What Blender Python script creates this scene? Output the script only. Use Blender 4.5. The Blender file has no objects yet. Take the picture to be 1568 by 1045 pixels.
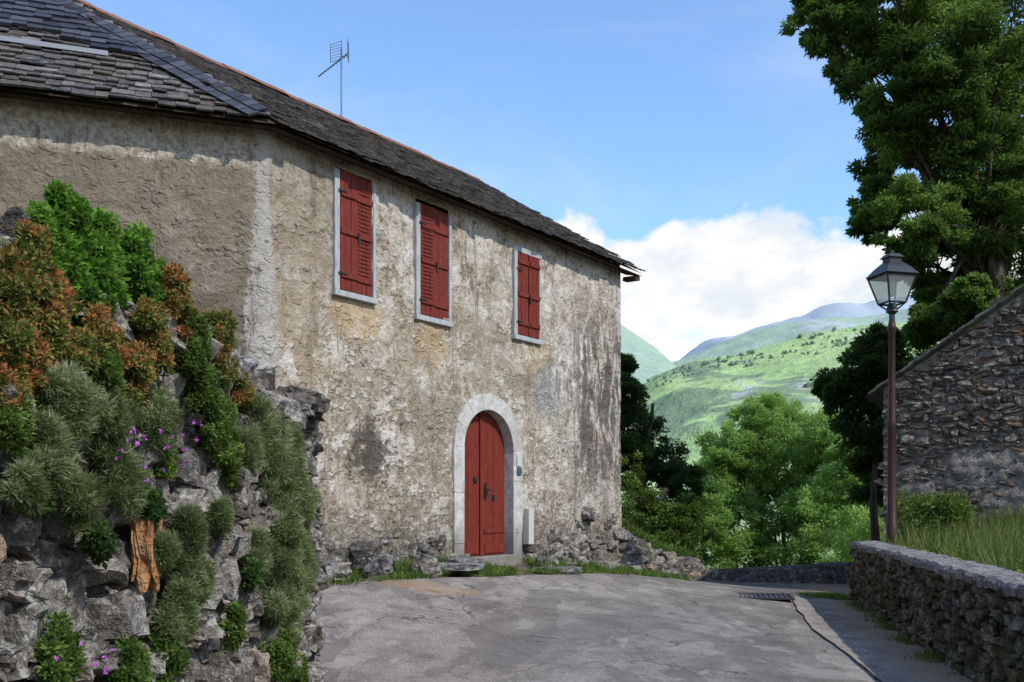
import bpy, bmesh, math, random
import numpy as np
from mathutils import Vector, noise as mn
R=random.Random(7); NR=np.random.RandomState(7)
sc=bpy.context.scene
F=1524.0; HZ=775.0; EYE=1.6
def P(px,py,Y): return ((px-784)/F*Y, Y, EYE+(HZ-py)/F*Y)
def sst(a,b,x):
    t=min(1,max(0,(x-a)/(b-a))); return t*t*(3-2*t)
# ---------- camera
cd=bpy.data.cameras.new('camera'); cam=bpy.data.objects.new('camera',cd); sc.collection.objects.link(cam)
cam.location=(0,0,EYE); cam.rotation_euler=(math.radians(90),0,0)
cd.lens=35; cd.sensor_width=36; cd.shift_y=(HZ-522.5)/1568; cd.clip_end=30000; cd.clip_start=.05
sc.camera=cam
sc.view_settings.view_transform='Standard'; sc.view_settings.look='None'; sc.view_settings.exposure=0
# ---------- node helper
class N:
    def __init__(s,name,world=False):
        if world: s.m=bpy.data.worlds.new(name); sc.world=s.m
        else: s.m=bpy.data.materials.new(name)
        s.m.use_nodes=True; s.t=s.m.node_tree; s.t.nodes.clear()
        s.out=s.t.nodes.new('ShaderNodeOutputWorld' if world else 'ShaderNodeOutputMaterial')
    def n(s,ty,**k):
        x=s.t.nodes.new('ShaderNode'+ty)
        for a,b in k.items(): setattr(x,a,b)
        return x
    def set(s,sock,v):
        if isinstance(v,bpy.types.NodeSocket): s.t.links.new(v,sock)
        else:
            if hasattr(sock.default_value,'__len__') and len(sock.default_value)==4 and len(v)==3: v=(*v,1)
            sock.default_value=v
    def obj(s): return s.n('TexCoord').outputs['Object']
    def uv(s): return s.n('TexCoord').outputs['UV']
    def sep(s,v):
        x=s.n('SeparateXYZ'); s.set(x.inputs[0],v); return x.outputs
    def map(s,v,scale=(1,1,1),rot=(0,0,0),loc=(0,0,0)):
        x=s.n('Mapping'); s.set(x.inputs[0],v); x.inputs['Scale'].default_value=scale; x.inputs['Rotation'].default_value=rot; x.inputs['Location'].default_value=loc; return x.outputs[0]
    def noise(s,v,sc=1,det=6,ro=.6,di=0):
        x=s.n('TexNoise'); s.set(x.inputs['Vector'],v); x.inputs['Scale'].default_value=sc; x.inputs['Detail'].default_value=min(det,4); x.inputs['Roughness'].default_value=ro; x.inputs['Distortion'].default_value=di; return x.outputs[0]
    def vor(s,v,sc=1,feat='F1',rnd=1):
        x=s.n('TexVoronoi',feature=feat); s.set(x.inputs['Vector'],v); x.inputs['Scale'].default_value=sc; x.inputs['Randomness'].default_value=rnd; return x
    def ramp(s,f,st,interp='LINEAR'):
        x=s.n('ValToRGB'); s.set(x.inputs[0],f); cr=x.color_ramp; cr.interpolation=interp
        while len(cr.elements)<len(st): cr.elements.new(.5)
        for e,(p,c) in zip(cr.elements,st):
            e.position=p; e.color=(*c,1) if hasattr(c,'__len__') else (c,c,c,1)
        return x.outputs[0]
    def mix(s,f,a,b,bl='MIX'):
        x=s.n('Mix',data_type='RGBA',blend_type=bl); s.set(x.inputs[0],f); s.set(x.inputs[6],a); s.set(x.inputs[7],b); return x.outputs[2]
    def ma(s,op,a,b=0.0,c=None,clamp=False):
        x=s.n('Math',operation=op,use_clamp=clamp); s.set(x.inputs[0],a); s.set(x.inputs[1],b)
        if c is not None: s.set(x.inputs[2],c)
        return x.outputs[0]
    def mr(s,v,a,b,c=0.,d=1.,sm=True):
        x=s.n('MapRange',interpolation_type='SMOOTHSTEP' if sm else 'LINEAR'); s.set(x.inputs[0],v)
        for i,k in enumerate((a,b,c,d)): x.inputs[i+1].default_value=k
        return x.outputs[0]
    def attr(s,nm='rnd'): return s.n('Attribute',attribute_name=nm).outputs['Fac']
    def bump(s,h,st=.5,dist=.02,nrm=None):
        x=s.n('Bump'); x.inputs['Strength'].default_value=st; x.inputs['Distance'].default_value=dist; s.set(x.inputs['Height'],h)
        if nrm is not None: s.set(x.inputs['Normal'],nrm)
        return x.outputs[0]
    def fin(s,col,rough=.9,bump=None,metal=0,spec=.3,transl=0,tcol=None):
        if spec<=.2:
            p=s.n('BsdfDiffuse'); s.set(p.inputs[0],col)
        else:
            p=s.n('BsdfPrincipled'); s.set(p.inputs['Base Color'],col); s.set(p.inputs['Roughness'],rough); p.inputs['Metallic'].default_value=metal
            p.inputs['Specular IOR Level'].default_value=spec
        if bump is not None: s.set(p.inputs['Normal'],bump)
        o=p.outputs[0]
        if transl:
            t=s.n('BsdfTranslucent'); s.set(t.inputs[0],tcol if tcol is not None else col)
            m=s.n('MixShader'); m.inputs[0].default_value=transl; s.set(m.inputs[1],o); s.set(m.inputs[2],t.outputs[0]); o=m.outputs[0]
        s.t.links.new(o,s.out.inputs[0]); return s.m
# ---------- mesh helper
def empty(name,loc=(0,0,0),rz=0):
    e=bpy.data.objects.new(name,None); e.location=loc; e.rotation_euler=(0,0,rz); sc.collection.objects.link(e); return e
def mk(name,V,Fc,mat,parent=None,rnd=None,smooth=False,uv=None):
    me=bpy.data.meshes.new(name); me.from_pydata([tuple(v) for v in V],[],Fc)
    if rnd is not None:
        a=me.attributes.new('rnd','FLOAT','FACE'); a.data.foreach_set('value',np.asarray(rnd,dtype=np.float32))
    if smooth: me.polygons.foreach_set('use_smooth',[True]*len(me.polygons))
    if uv is not None:
        l=me.uv_layers.new(name='UVMap'); li=np.empty(len(me.loops),dtype=np.int32); me.loops.foreach_get('vertex_index',li)
        l.data.foreach_set('uv',np.asarray(uv,dtype=np.float32)[li].ravel())
    me.materials.append(mat); me.update()
    o=bpy.data.objects.new(name,me); sc.collection.objects.link(o)
    if parent: o.parent=parent
    return o
def mkquads(name,V,mat,parent=None,rnd=None):
    n=len(V)//4; me=bpy.data.meshes.new(name)
    me.vertices.add(len(V)); me.vertices.foreach_set('co',np.asarray(V,dtype=np.float32).ravel())
    me.loops.add(n*4); me.loops.foreach_set('vertex_index',np.arange(n*4,dtype=np.int32))
    me.polygons.add(n); me.polygons.foreach_set('loop_start',np.arange(0,n*4,4,dtype=np.int32))
    try: me.polygons.foreach_set('loop_total',np.full(n,4,dtype=np.int32))
    except Exception: pass
    me.update(calc_edges=True)
    if rnd is not None:
        a=me.attributes.new('rnd','FLOAT','FACE'); a.data.foreach_set('value',np.asarray(rnd,dtype=np.float32))
    me.materials.append(mat)
    o=bpy.data.objects.new(name,me); sc.collection.objects.link(o)
    if parent: o.parent=parent
    return o
class B:
    def __init__(s): s.V=[];s.F=[];s.r=[]
    def add(s,V,Fc,r=None):
        o=len(s.V); s.V+= [tuple(v) for v in V]; s.F+=[tuple(i+o for i in f) for f in Fc]
        s.r+=[(R.random() if r is None else r)]*len(Fc)
    def box(s,x0,x1,y0,y1,z0,z1,r=None,j=0):
        V=[(x,y,z) for z in (z0,z1) for y in (y0,y1) for x in (x0,x1)]
        if j: V=[tuple(c+R.uniform(-j,j) for c in v) for v in V]
        s.add(V,[(0,2,3,1),(4,5,7,6),(0,1,5,4),(2,6,7,3),(0,4,6,2),(1,3,7,5)],r)
    def tube(s,pts,rad,n=8,r=None):
        V=[];Fc=[]
        pts=[Vector(p) for p in pts]
        for i,p in enumerate(pts):
            d=(pts[min(i+1,len(pts)-1)]-pts[max(i-1,0)]).normalized()
            a=d.cross(Vector((0,0,1)) if abs(d.z)<.9 else Vector((1,0,0))).normalized(); b=d.cross(a)
            q=rad[i] if hasattr(rad,'__len__') else rad
            for k in range(n):
                t=2*math.pi*k/n; V.append(p+(a*math.cos(t)+b*math.sin(t))*q)
        for i in range(len(pts)-1):
            for k in range(n): Fc.append((i*n+k,i*n+(k+1)%n,(i+1)*n+(k+1)%n,(i+1)*n+k))
        Fc.append(tuple(range(n))[::-1]); Fc.append(tuple(range((len(pts)-1)*n,len(pts)*n)))
        s.add(V,Fc,r)
    def done(s,name,mat,parent=None,smooth=False,bevel=0):
        o=mk(name,s.V,s.F,mat,parent,s.r,smooth)
        if bevel:
            m=o.modifiers.new('b','BEVEL'); m.width=bevel; m.segments=2; m.limit_method='ANGLE'
        return o
ICO={}
for sd in (1,2,3,4):
    bm=bmesh.new(); bmesh.ops.create_icosphere(bm,subdivisions=sd,radius=1)
    ICO[sd]=([v.co.copy() for v in bm.verts],[tuple(v.index for v in f.verts) for f in bm.faces]); bm.free()
def rock(b,c,size,rz=0,sd=2,box=.55,rough=.18,tilt=.15,M=None,r=None):
    V0,F0=ICO[sd]; off=Vector((R.uniform(-50,50),R.uniform(-50,50),R.uniform(-50,50))); c=Vector(c)
    cz,sz=math.cos(rz),math.sin(rz); tx=R.uniform(-tilt,tilt); ty=R.uniform(-tilt,tilt); V=[]
    for v in V0:
        q=Vector([math.copysign(abs(a)**box,a) for a in v]); 
        q=q*(1/max(1,q.length/1.35))
        q*= 1+rough*mn.noise(v*1.6+off)*1.6+rough*.6*mn.noise(v*4+off)
        x,y,z=q.x*size[0],q.y*size[1],q.z*size[2]
        z+=tx*x+ty*y
        x,y=x*cz-y*sz,x*sz+y*cz
        if M: V.append(c+M[0]*x+M[1]*y+M[2]*z)
        else: V.append((c[0]+x,c[1]+y,c[2]+z))
    b.add(V,F0,r)
def leaves(C,D,L,W,jit=.5):
    C=np.asarray(C,float); n=len(C); D=np.asarray(D,float)+NR.normal(0,jit,(n,3)); D/=np.linalg.norm(D,axis=1)[:,None]+1e-9
    S=np.cross(D,NR.normal(0,1,(n,3))); S/=np.linalg.norm(S,axis=1)[:,None]+1e-9
    l=(L*NR.uniform(.6,1.3,n))[:,None]; w=(W*NR.uniform(.7,1.3,n))[:,None]
    U=np.cross(D,S)
    V=np.empty((n,4,3)); V[:,0]=C; V[:,1]=C+D*l*.5+S*w*.5+U*w*.15; V[:,2]=C+D*l; V[:,3]=C+D*l*.5-S*w*.5+U*w*.15
    return V.reshape(-1,3)
def rdir(n):
    d=NR.normal(0,1,(n,3)); return d/np.linalg.norm(d,axis=1)[:,None]
def foliage(name,lobes,nsub,nleaf,L,W,mat,parent=None,subr=.3,flat=.65,droop=0.):
    Cs=[];Ds=[];rs=[]
    for (x,y,z,r) in lobes:
        k=max(4,int(nsub*R.uniform(.8,1.2))); d=rdir(k); rad=r*NR.uniform(.15,1.05,k)**.45
        sc_=d*rad[:,None]+np.array([x,y,z])
        for i in range(k):
            n=int(nleaf*R.uniform(.6,1.3)); q=rdir(n)*(NR.uniform(0,1,n)**.5)[:,None]*r*subr*R.uniform(.6,1.4); q[:,2]*=flat
            q[:,2]-=droop*(q[:,0]**2+q[:,1]**2)/r
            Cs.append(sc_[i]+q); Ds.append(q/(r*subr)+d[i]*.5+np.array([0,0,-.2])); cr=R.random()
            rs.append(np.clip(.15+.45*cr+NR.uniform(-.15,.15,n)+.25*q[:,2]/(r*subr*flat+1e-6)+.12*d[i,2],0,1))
    C=np.concatenate(Cs);D=np.concatenate(Ds);r=np.concatenate(rs)
    return mkquads(name,leaves(C,D,L,W,.6),mat,parent,r)
# ---------- materials
def leafmat(name,cols,tr=.35):
    m=N(name); c=m.ramp(m.attr(),cols); t=m.mix(.4,c,(.28,.38,.06)); return m.fin(c,.55,spec=.1,transl=tr,tcol=t)
M_tree=leafmat('tree_leaf',[(0,(.025,.055,.013)),(.4,(.09,.17,.035)),(1,(.28,.42,.10))])
M_bright=leafmat('bush_leaf',[(0,(.13,.24,.05)),(.5,(.28,.45,.11)),(1,(.48,.65,.22))],.45)
M_dark=leafmat('dark_leaf',[(0,(.014,.035,.012)),(.5,(.035,.075,.025)),(1,(.10,.17,.05))])
M_mid=leafmat('mid_leaf',[(0,(.035,.065,.015)),(.5,(.11,.18,.04)),(1,(.25,.34,.09))])
M_fern=leafmat('fern_leaf',[(0,(.035,.09,.02)),(.5,(.11,.25,.03)),(1,(.27,.44,.08))])
M_sedum=leafmat('sedum_leaf',[(0,(.06,.08,.025)),(.3,(.16,.19,.05)),(.52,(.27,.20,.06)),(.75,(.36,.12,.055)),(1,(.42,.18,.08))],.25)
M_lav=leafmat('lavender_leaf',[(0,(.06,.08,.035)),(.35,(.15,.19,.08)),(.7,(.26,.31,.15)),(.9,(.42,.42,.27)),(1,(.40,.34,.28))],.3)
M_grass=leafmat('grass_blade',[(0,(.05,.08,.02)),(.5,(.12,.165,.045)),(.85,(.22,.25,.09)),(1,(.38,.34,.20))],.25)
M_flower=N('flower').fin((.42,.10,.45),.7)
m=N('bark'); c=m.ramp(m.noise(m.map(m.obj(),(6,6,1)),2,6),[(.3,(.035,.028,.02)),(.7,(.12,.10,.08))]); M_bark=m.fin(c,.95,spec=.1)
def stonemat(name,cols,lich=.5,dark=.5,scale=1,moss=0,rust=.35):
    m=N(name); o=m.obj(); r=m.attr(); c=m.ramp(r,cols)
    n1=m.noise(o,3*scale,9,.7); n2=m.noise(o,16*scale,9,.8); n3=m.noise(m.map(o,(1,1,1),loc=(7,3,1)),7*scale,8,.75)
    c=m.mix(1,c,m.ramp(n2,[(.3,.3),(.5,.85),(.68,1.7)]),'MULTIPLY')
    c=m.mix(m.mr(n1,.48,.62,0,dark),c,(.045,.04,.034))
    c=m.mix(m.mr(n3,.55,.62,0,lich),c,(.44,.44,.40))
    c=m.mix(m.mr(n1,.40,.30,0,rust),c,(.27,.17,.07))
    if moss: c=m.mix(m.mr(m.noise(m.map(o,loc=(5,5,4)),2.2,8,.7),.45,.6,0,moss),c,(.08,.085,.025))
    b=m.bump(m.ma('ADD',n2,m.ma('MULTIPLY',n1,1.5)),1,.05)
    return m.fin(c,.92,b,spec=.1)
M_stone=stonemat('rubble_stone',[(0,(.12,.105,.09)),(.3,(.22,.19,.155)),(.6,(.32,.29,.25)),(.85,(.17,.15,.14)),(.95,(.36,.33,.30)),(1,(.34,.23,.14))],.7,.6)
M_stoned=stonemat('barn_stone',[(0,(.09,.08,.07)),(.4,(.18,.16,.135)),(.8,(.28,.25,.215)),(.93,(.18,.12,.085)),(1,(.26,.15,.10))],.5,.5)
M_stonew=stonemat('parapet_stone',[(0,(.08,.065,.045)),(.5,(.17,.14,.10)),(1,(.26,.21,.15))],.5,.6,moss=.65)
M_cap=stonemat('cap_stone',[(0,(.22,.21,.20)),(1,(.30,.28,.27))],.6,.4,rust=.1)
m=N('mortar'); o=m.obj(); n=m.noise(o,5,9,.7); c=m.ramp(n,[(.3,(.05,.043,.036)),(.7,(.16,.14,.115))]); M_mortar=m.fin(c,.95,m.bump(n,.8,.04),spec=.1)
m=N('barn_render'); o=m.obj(); n=m.noise(o,1.5,9,.8); nz1=m.noise(o,11,8,.8); c=m.ramp(n,[(.3,(.16,.145,.13)),(.5,(.27,.245,.215)),(.7,(.40,.37,.335))]); c=m.mix(m.mr(nz1,.45,.62,0,.65),c,(.11,.10,.085)); M_brender=m.fin(c,.95,m.bump(nz1,1,.08),spec=.1)
# facade
m=N('facade_render'); uv=m.uv(); s=m.sep(uv); U,Z=s[0],s[1]
nb=m.noise(uv,.9,8,.65,.4); nm=m.noise(m.map(uv,loc=(3,8,0)),3.0,9,.75,.5); nf=m.noise(uv,13,8,.8)
vr=m.n('VectorMath',operation='ADD'); m.set(vr.inputs[0],uv)
nn=m.n('TexNoise'); m.set(nn.inputs['Vector'],uv); nn.inputs['Scale'].default_value=5; nn.inputs['Detail'].default_value=2
sc2=m.n('VectorMath',operation='SCALE'); m.set(sc2.inputs[0],nn.outputs[1]); sc2.inputs['Scale'].default_value=.22; m.t.links.new(sc2.outputs[0],vr.inputs[1])
vo=m.vor(m.map(vr.outputs[0],(1,1.5,1)),6.5,'F1')
mott=m.ma('ADD',m.ma('MULTIPLY',nm,.55),m.ma('MULTIPLY',nf,.45))
c=m.ramp(mott,[(.34,(.19,.15,.105)),(.43,(.35,.295,.225)),(.50,(.48,.425,.345)),(.57,(.58,.53,.45)),(.66,(.70,.66,.59))])
c=m.mix(m.mr(nb,.48,.58,0,.65),c,m.mix(m.mr(nf,.33,.65),(.16,.12,.08),(.43,.35,.245)))
c=m.mix(m.mr(nb,.48,.38,0,.5),c,m.mix(m.mr(nf,.30,.62),(.38,.345,.29),(.72,.685,.62)))
low=m.mr(Z,2.2,5.6,.05,-.07,False)
pl=m.ma('ADD',m.ma('ADD',m.noise(m.map(uv,loc=(1,20,0)),1.3,4,.75,.3),low),m.mr(U,-4.4,1.0,.02,-.02,False))
patch=m.mr(pl,.515,.54)
rs_=m.sep(vo.outputs['Color']); dd=vo.outputs['Distance']
under=m.mix(m.mr(nf,.35,.65),(.15,.12,.08),(.38,.31,.22))
c=m.mix(m.ma('MULTIPLY',patch,.7),c,under)
keep=m.ma('GREATER_THAN',m.ma('ADD',rs_[0],m.ma('MULTIPLY',patch,.45)),.84)
stn=m.ma('MULTIPLY',m.mr(m.ma('ADD',dd,m.ma('MULTIPLY',m.ma('SUBTRACT',nf,.5),.45)),.44,.30),keep)
c=m.mix(m.ma('MULTIPLY',stn,.8),c,m.mix(nf,m.ramp(rs_[1],[(0,(.20,.16,.12)),(.4,(.40,.35,.28)),(.75,(.55,.50,.42)),(1,(.13,.11,.09))]),m.ramp(rs_[1],[(0,(.30,.24,.17)),(.4,(.58,.53,.44)),(.75,(.72,.67,.58)),(1,(.22,.18,.14))])))
c=m.mix(m.ma('MULTIPLY',m.mr(U,1.2,2.4),.45),c,m.mix(m.mr(mott,.38,.60),(.27,.23,.185),(.72,.685,.62)))
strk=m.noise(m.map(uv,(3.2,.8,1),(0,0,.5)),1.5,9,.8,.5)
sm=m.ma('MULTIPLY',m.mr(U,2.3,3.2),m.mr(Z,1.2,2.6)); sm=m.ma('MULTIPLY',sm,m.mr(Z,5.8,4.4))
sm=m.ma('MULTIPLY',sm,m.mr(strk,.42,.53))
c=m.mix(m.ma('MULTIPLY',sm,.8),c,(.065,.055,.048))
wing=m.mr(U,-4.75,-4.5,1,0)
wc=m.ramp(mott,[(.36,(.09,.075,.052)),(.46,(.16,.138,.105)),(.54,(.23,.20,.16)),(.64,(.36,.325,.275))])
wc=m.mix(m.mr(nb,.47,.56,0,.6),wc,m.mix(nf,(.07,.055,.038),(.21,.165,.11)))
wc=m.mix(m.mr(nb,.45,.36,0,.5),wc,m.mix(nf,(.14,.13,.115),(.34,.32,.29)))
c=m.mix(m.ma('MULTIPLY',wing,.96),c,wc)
nearw=m.ma('MULTIPLY',m.mr(U,-2.7,-3.7),m.mr(Z,3.6,4.8)); c=m.mix(m.ma('MULTIPLY',nearw,.6),c,m.mix(nf,(.13,.105,.07),(.35,.29,.21)))
hw=m.mr(Z,5.4,2.8,.09,.30,False); du=m.ma('ABSOLUTE',m.ma('ADD',m.ma('ADD',U,4.50),m.ma('MULTIPLY',m.ma('SUBTRACT',mott,.5),.5)))
st=m.mr(m.ma('SUBTRACT',hw,du),-.01,.03); c=m.mix(m.ma('MULTIPLY',st,.8),c,m.mix(nf,(.29,.265,.23),(.56,.53,.475)))
tb=m.ma('MULTIPLY',m.mr(m.ma('ADD',Z,m.ma('MULTIPLY',nm,.4)),5.86,5.98),wing); c=m.mix(m.ma('MULTIPLY',tb,.7),c,m.mix(m.mr(nf,.35,.65),(.32,.26,.17),(.64,.60,.52)))
dn=m.mr(m.noise(m.map(uv,(2.5,.45,1),loc=(4,1,0)),1.6,9,.8),.53,.65,0,.65); c=m.mix(dn,c,(.125,.105,.08))
spots=m.mr(m.noise(m.map(uv,loc=(9,9,0)),4.5,6,.6),.65,.70,0,.8); c=m.mix(spots,c,(.085,.065,.05))
damp=m.mr(m.ma('ADD',Z,m.ma('MULTIPLY',nm,1.6)),1.55,2.7,.85,0); c=m.mix(damp,c,m.mix(m.mr(nf,.35,.65),(.045,.038,.03),(.24,.20,.155)))
for (cu,cz,ru,rz,col,am) in ((-2.9,4.2,.6,.35,(.52,.36,.18),.5),(-1.25,4.1,.5,.45,(.48,.34,.17),.5),(1.5,4.2,.6,.4,(.48,.34,.17),.4),(-2.6,2.35,.5,.45,(.08,.07,.06),.85),(-3.9,4.0,.5,1.4,(.33,.25,.16),.5),(.4,4.0,1.2,.9,(.30,.25,.18),.5),(1.9,3.6,.5,.5,(.26,.27,.28),.6),(-1.2,3.0,.8,.6,(.25,.205,.15),.45)):
    a=m.ma('DIVIDE',m.ma('SUBTRACT',U,cu),ru); b_=m.ma('DIVIDE',m.ma('SUBTRACT',Z,cz),rz)
    d=m.ma('ADD',m.ma('MULTIPLY',a,a),m.ma('MULTIPLY',b_,b_)); d=m.ma('ADD',d,m.ma('MULTIPLY',m.ma('SUBTRACT',mott,.5),8))
    c=m.mix(m.mr(d,1.2,.2,0,am),c,col)
hh=m.ma('ADD',mott,m.ma('MULTIPLY',stn,.22)); hh=m.ma('SUBTRACT',hh,m.ma('MULTIPLY',patch,.15))
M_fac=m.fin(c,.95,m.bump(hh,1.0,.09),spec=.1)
# road
m=N('asphalt'); o=m.obj(); s=m.sep(o)
n1=m.noise(o,.35,6,.6,.5); n2=m.noise(o,2.2,9,.75); n3=m.noise(o,55,5,.8)
c=m.ramp(n1,[(.35,(.165,.147,.131)),(.5,(.21,.188,.167)),(.65,(.26,.232,.206))])
c=m.mix(m.mr(m.ma('ADD',s[0],m.ma('MULTIPLY',n1,2.5)),1.9,1.0,0,.5),c,(.245,.20,.173))
c=m.mix(1,c,m.ramp(n2,[(.3,.62),(.5,1),(.7,1.3)]),'MULTIPLY')
c=m.mix(1,c,m.ramp(n3,[(.3,.42),(.5,1),(.7,1.75)]),'MULTIPLY')
pa=m.noise(m.map(o,(1,.3,1),(0,0,.35)),.9,5,.6,.4); c=m.mix(m.mr(pa,.53,.55,0,.45),c,(.115,.103,.093))
pb=m.noise(m.map(o,(1,.6,1),(0,0,-.5),(5,9,0)),1.1,5,.7,.4); c=m.mix(m.mr(pb,.57,.61,0,.4),c,(.37,.33,.29))
rx=m.ma('ADD',m.ma('MULTIPLY',s[0],.86),m.ma('MULTIPLY',s[1],-.5)); rp=m.ma('MULTIPLY',m.mr(m.ma('ABSOLUTE',m.ma('ADD',rx,m.ma('ADD',4.6,m.ma('MULTIPLY',n2,.12)))),.40,.37),m.mr(s[1],9.0,9.1)); c=m.mix(m.ma('MULTIPLY',rp,.4),c,m.mix(n3,(.06,.055,.05),(.20,.18,.165)))
wn=m.n('TexNoise'); m.set(wn.inputs['Vector'],o); wn.inputs['Scale'].default_value=1.6; wn.inputs['Detail'].default_value=4
wa=m.n('VectorMath',operation='ADD'); m.set(wa.inputs[0],o); m.t.links.new(wn.outputs[1],wa.inputs[1])
cr=m.vor(wa.outputs[0],.55,'DISTANCE_TO_EDGE').outputs[0]
ckm=m.ma('MULTIPLY',m.mr(cr,.012,.004),m.mr(n2,.43,.53)); c=m.mix(m.ma('MULTIPLY',ckm,.7),c,(.05,.045,.04))
a=m.ma('DIVIDE',m.ma('ADD',s[0],1.0),.75); b_=m.ma('DIVIDE',m.ma('SUBTRACT',s[1],12.35),.45); d=m.ma('ADD',m.ma('ADD',m.ma('MULTIPLY',a,a),m.ma('MULTIPLY',b_,b_)),m.ma('MULTIPLY',m.ma('SUBTRACT',n2,.5),4))
c=m.mix(m.mr(d,1.1,.1,0,.5),c,(.36,.22,.11))
dirt=m.ma('ADD',m.ma('SUBTRACT',s[0],m.ma('MULTIPLY',s[1],.201)),m.ma('MULTIPLY',m.ma('SUBTRACT',n2,.5),.9)); c=m.mix(m.mr(dirt,1.45,2.2,0,.85),c,m.mix(n3,(.17,.115,.07),(.50,.36,.245)))
M_road=m.fin(c,.9,m.bump(n3,.5,.012),spec=.15)
m=N('gutter_concrete'); o=m.obj(); n=m.noise(o,3,9,.75); nq=m.noise(o,30,4,.8); c=m.ramp(n,[(.3,(.18,.15,.125)),(.55,(.26,.225,.195)),(.75,(.33,.295,.26))]); c=m.mix(1,c,m.ramp(nq,[(.3,.5),(.5,1),(.7,1.5)]),'MULTIPLY'); M_conc=m.fin(c,.92,None,spec=.1)
# ground
m=N('ground_soil_grass'); o=m.obj(); n1=m.noise(o,1.3,8,.65); n2=m.noise(o,14,8,.7); s=m.sep(o)
so_=m.ramp(n2,[(.3,(.07,.055,.04)),(.7,(.20,.165,.125))]); gr=m.ramp(n2,[(.3,(.03,.05,.012)),(.7,(.09,.12,.035))])
c=m.mix(m.mr(n1,.45,.55),so_,gr)
far=m.ramp(m.noise(o,.01,6,.6),[(.4,(.07,.12,.035)),(.6,(.16,.24,.08))]); c=m.mix(m.mr(s[1],30,60),c,far)
M_ground=m.fin(c,.95,m.bump(n2,.8,.04),spec=.1)
# ---------- terrain
TP=np.array([(-2.2,11.6,.66),(-1.64,8.2,.13),(.67,15.25,.52),(-.39,16,.74),(2.63,19.3,.24),(3.87,21,.02),(5.8,16.8,0),(4.23,9,0),(7.5,20,-.05),(0,8.5,.09),(-.2,3,-.1),(4,3,-.1),(-3.04,12.2,.86),(2.14,19.6,.42),(2.2,13,.16),(-2.2,2.5,0.)])
def phi(r): return np.where(r>0,r*r*np.log(r+1e-9),0)
n_=len(TP); K=phi(np.linalg.norm(TP[:,None,:2]-TP[None,:,:2],axis=2))+np.eye(n_)*.6; A=np.zeros((n_+3,n_+3)); A[:n_,:n_]=K; A[:n_,n_]=1; A[:n_,n_+1:]=TP[:,:2]; A[n_,:n_]=1; A[n_+1:,:n_]=TP[:,:2].T
W_=np.linalg.solve(A,np.concatenate([TP[:,2],[0,0,0]]))
def tps(x,y):
    x=min(8,max(-4,x)); y=min(22,max(-1,y)); r=np.hypot(TP[:,0]-x,TP[:,1]-y)
    return float(np.clip((W_[:n_]*phi(r)).sum()+W_[n_]+W_[n_+1]*x+W_[n_+2]*y,-.5,1.0))
def wr(y): return 4.23+.201*(y-9) if y<16.8 else 5.8+(y-16.8)*.6
def wl(y): return -1.9+.052*(y-3.6)
def H(x,y):
    z=tps(x,y)
    w=wr(min(y,26))
    z+=sst(.2,.5,x-w)*.75*(1-sst(24,27,y))+sst(.5,4.5,x-w)*.7
    z+=sst(.3,.6,wl(y)-x)*1.7*(1-sst(7.3,8.0,y))
    st=22.2+sst(5.5,9,x)*5
    t=sst(st,st+22,y); z=z*(1-t)-13*t - sst(60,250,y)*12
    return z
def H2(x,y):
    return H(x,y)+.03*mn.noise(Vector((x*1.3,y*1.3,0)))+.015*mn.noise(Vector((x*5,y*5,3)))
gx=np.concatenate([-np.geomspace(9000,14,26),np.arange(-12,15.01,.22),np.geomspace(17,9000,26)])
gy=np.concatenate([-np.geomspace(3000,5,12),np.arange(-3,30,.22),np.geomspace(31,9000,40)])
V=[];Fc=[];nx=len(gx)
for y in gy:
    for x in gx:
        inr=(-2.0<x<wr(y)+.05 and y<21.6)
        V.append((x,y,H2(x,y)-(.07 if inr else .03)))
for j in range(len(gy)-1):
    for i in range(nx-1): a=j*nx+i; Fc.append((a,a+1,a+nx+1,a+nx))
mk('ground',V,Fc,M_ground,smooth=True)
# road
lx=[(-6,-1.6),(8.3,-1.72),(9.2,-2.2),(11.6,-2.25),(13.3,-.85),(15.25,.62),(17.3,1.75),(19.3,2.75),(21.2,3.9),(21.9,4.4)]
def xl(y): return float(np.interp(y,[a for a,b in lx],[b for a,b in lx]))
V=[];Fc=[];rows=np.arange(-6,21.8,.2); nc=50
for y in rows:
    l=xl(y)+.06*mn.noise(Vector((0,y*1.1,7)))+.03*mn.noise(Vector((0,y*5,7))); r=wr(y)+.1
    for i in range(nc+1):
        x=l+(r-l)*i/nc; V.append((x,y,tps(x,y)+.012+.012*mn.noise(Vector((x*.9,y*.9,9)))+.02*math.sin(math.pi*i/nc)))
for j in range(len(rows)-1):
    for i in range(nc): a=j*(nc+1)+i; Fc.append((a,a+1,a+nc+2,a+nc+1))
mk('road',V,Fc,M_road,smooth=True)
def roadz(x,y): return tps(x,y)+.012+.024
V=[];Fc=[]
gp=[P(1212,925,16.0),P(1222,945,14.4),P(1245,975,12.3),P(1300,1020,10.2),P(1350,1060,8.8),P(1450,1150,6.6)]
gp=[(p[0],p[1]) for p in gp]+[(2.2,3)]
gys=[p[1] for p in gp][::-1]; gxs=[p[0] for p in gp][::-1]
yy=np.arange(3,16.6,.15)
for y in yy:
    x0=float(np.interp(y,gys,gxs)); w=.24+.05*mn.noise(Vector((y,3,1)))
    for k in range(5):
        x=x0+w*k/4+.03*mn.noise(Vector((y*1.5,k*.1,1))); V.append((x,y,roadz(x,y)+.010-.010*math.sin(math.pi*k/4)))
for j in range(len(yy)-1):
    for k in range(4): a=j*5+k; Fc.append((a,a+1,a+6,a+5))
mk('concrete_gutter',V,Fc,M_conc,smooth=True)
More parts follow.
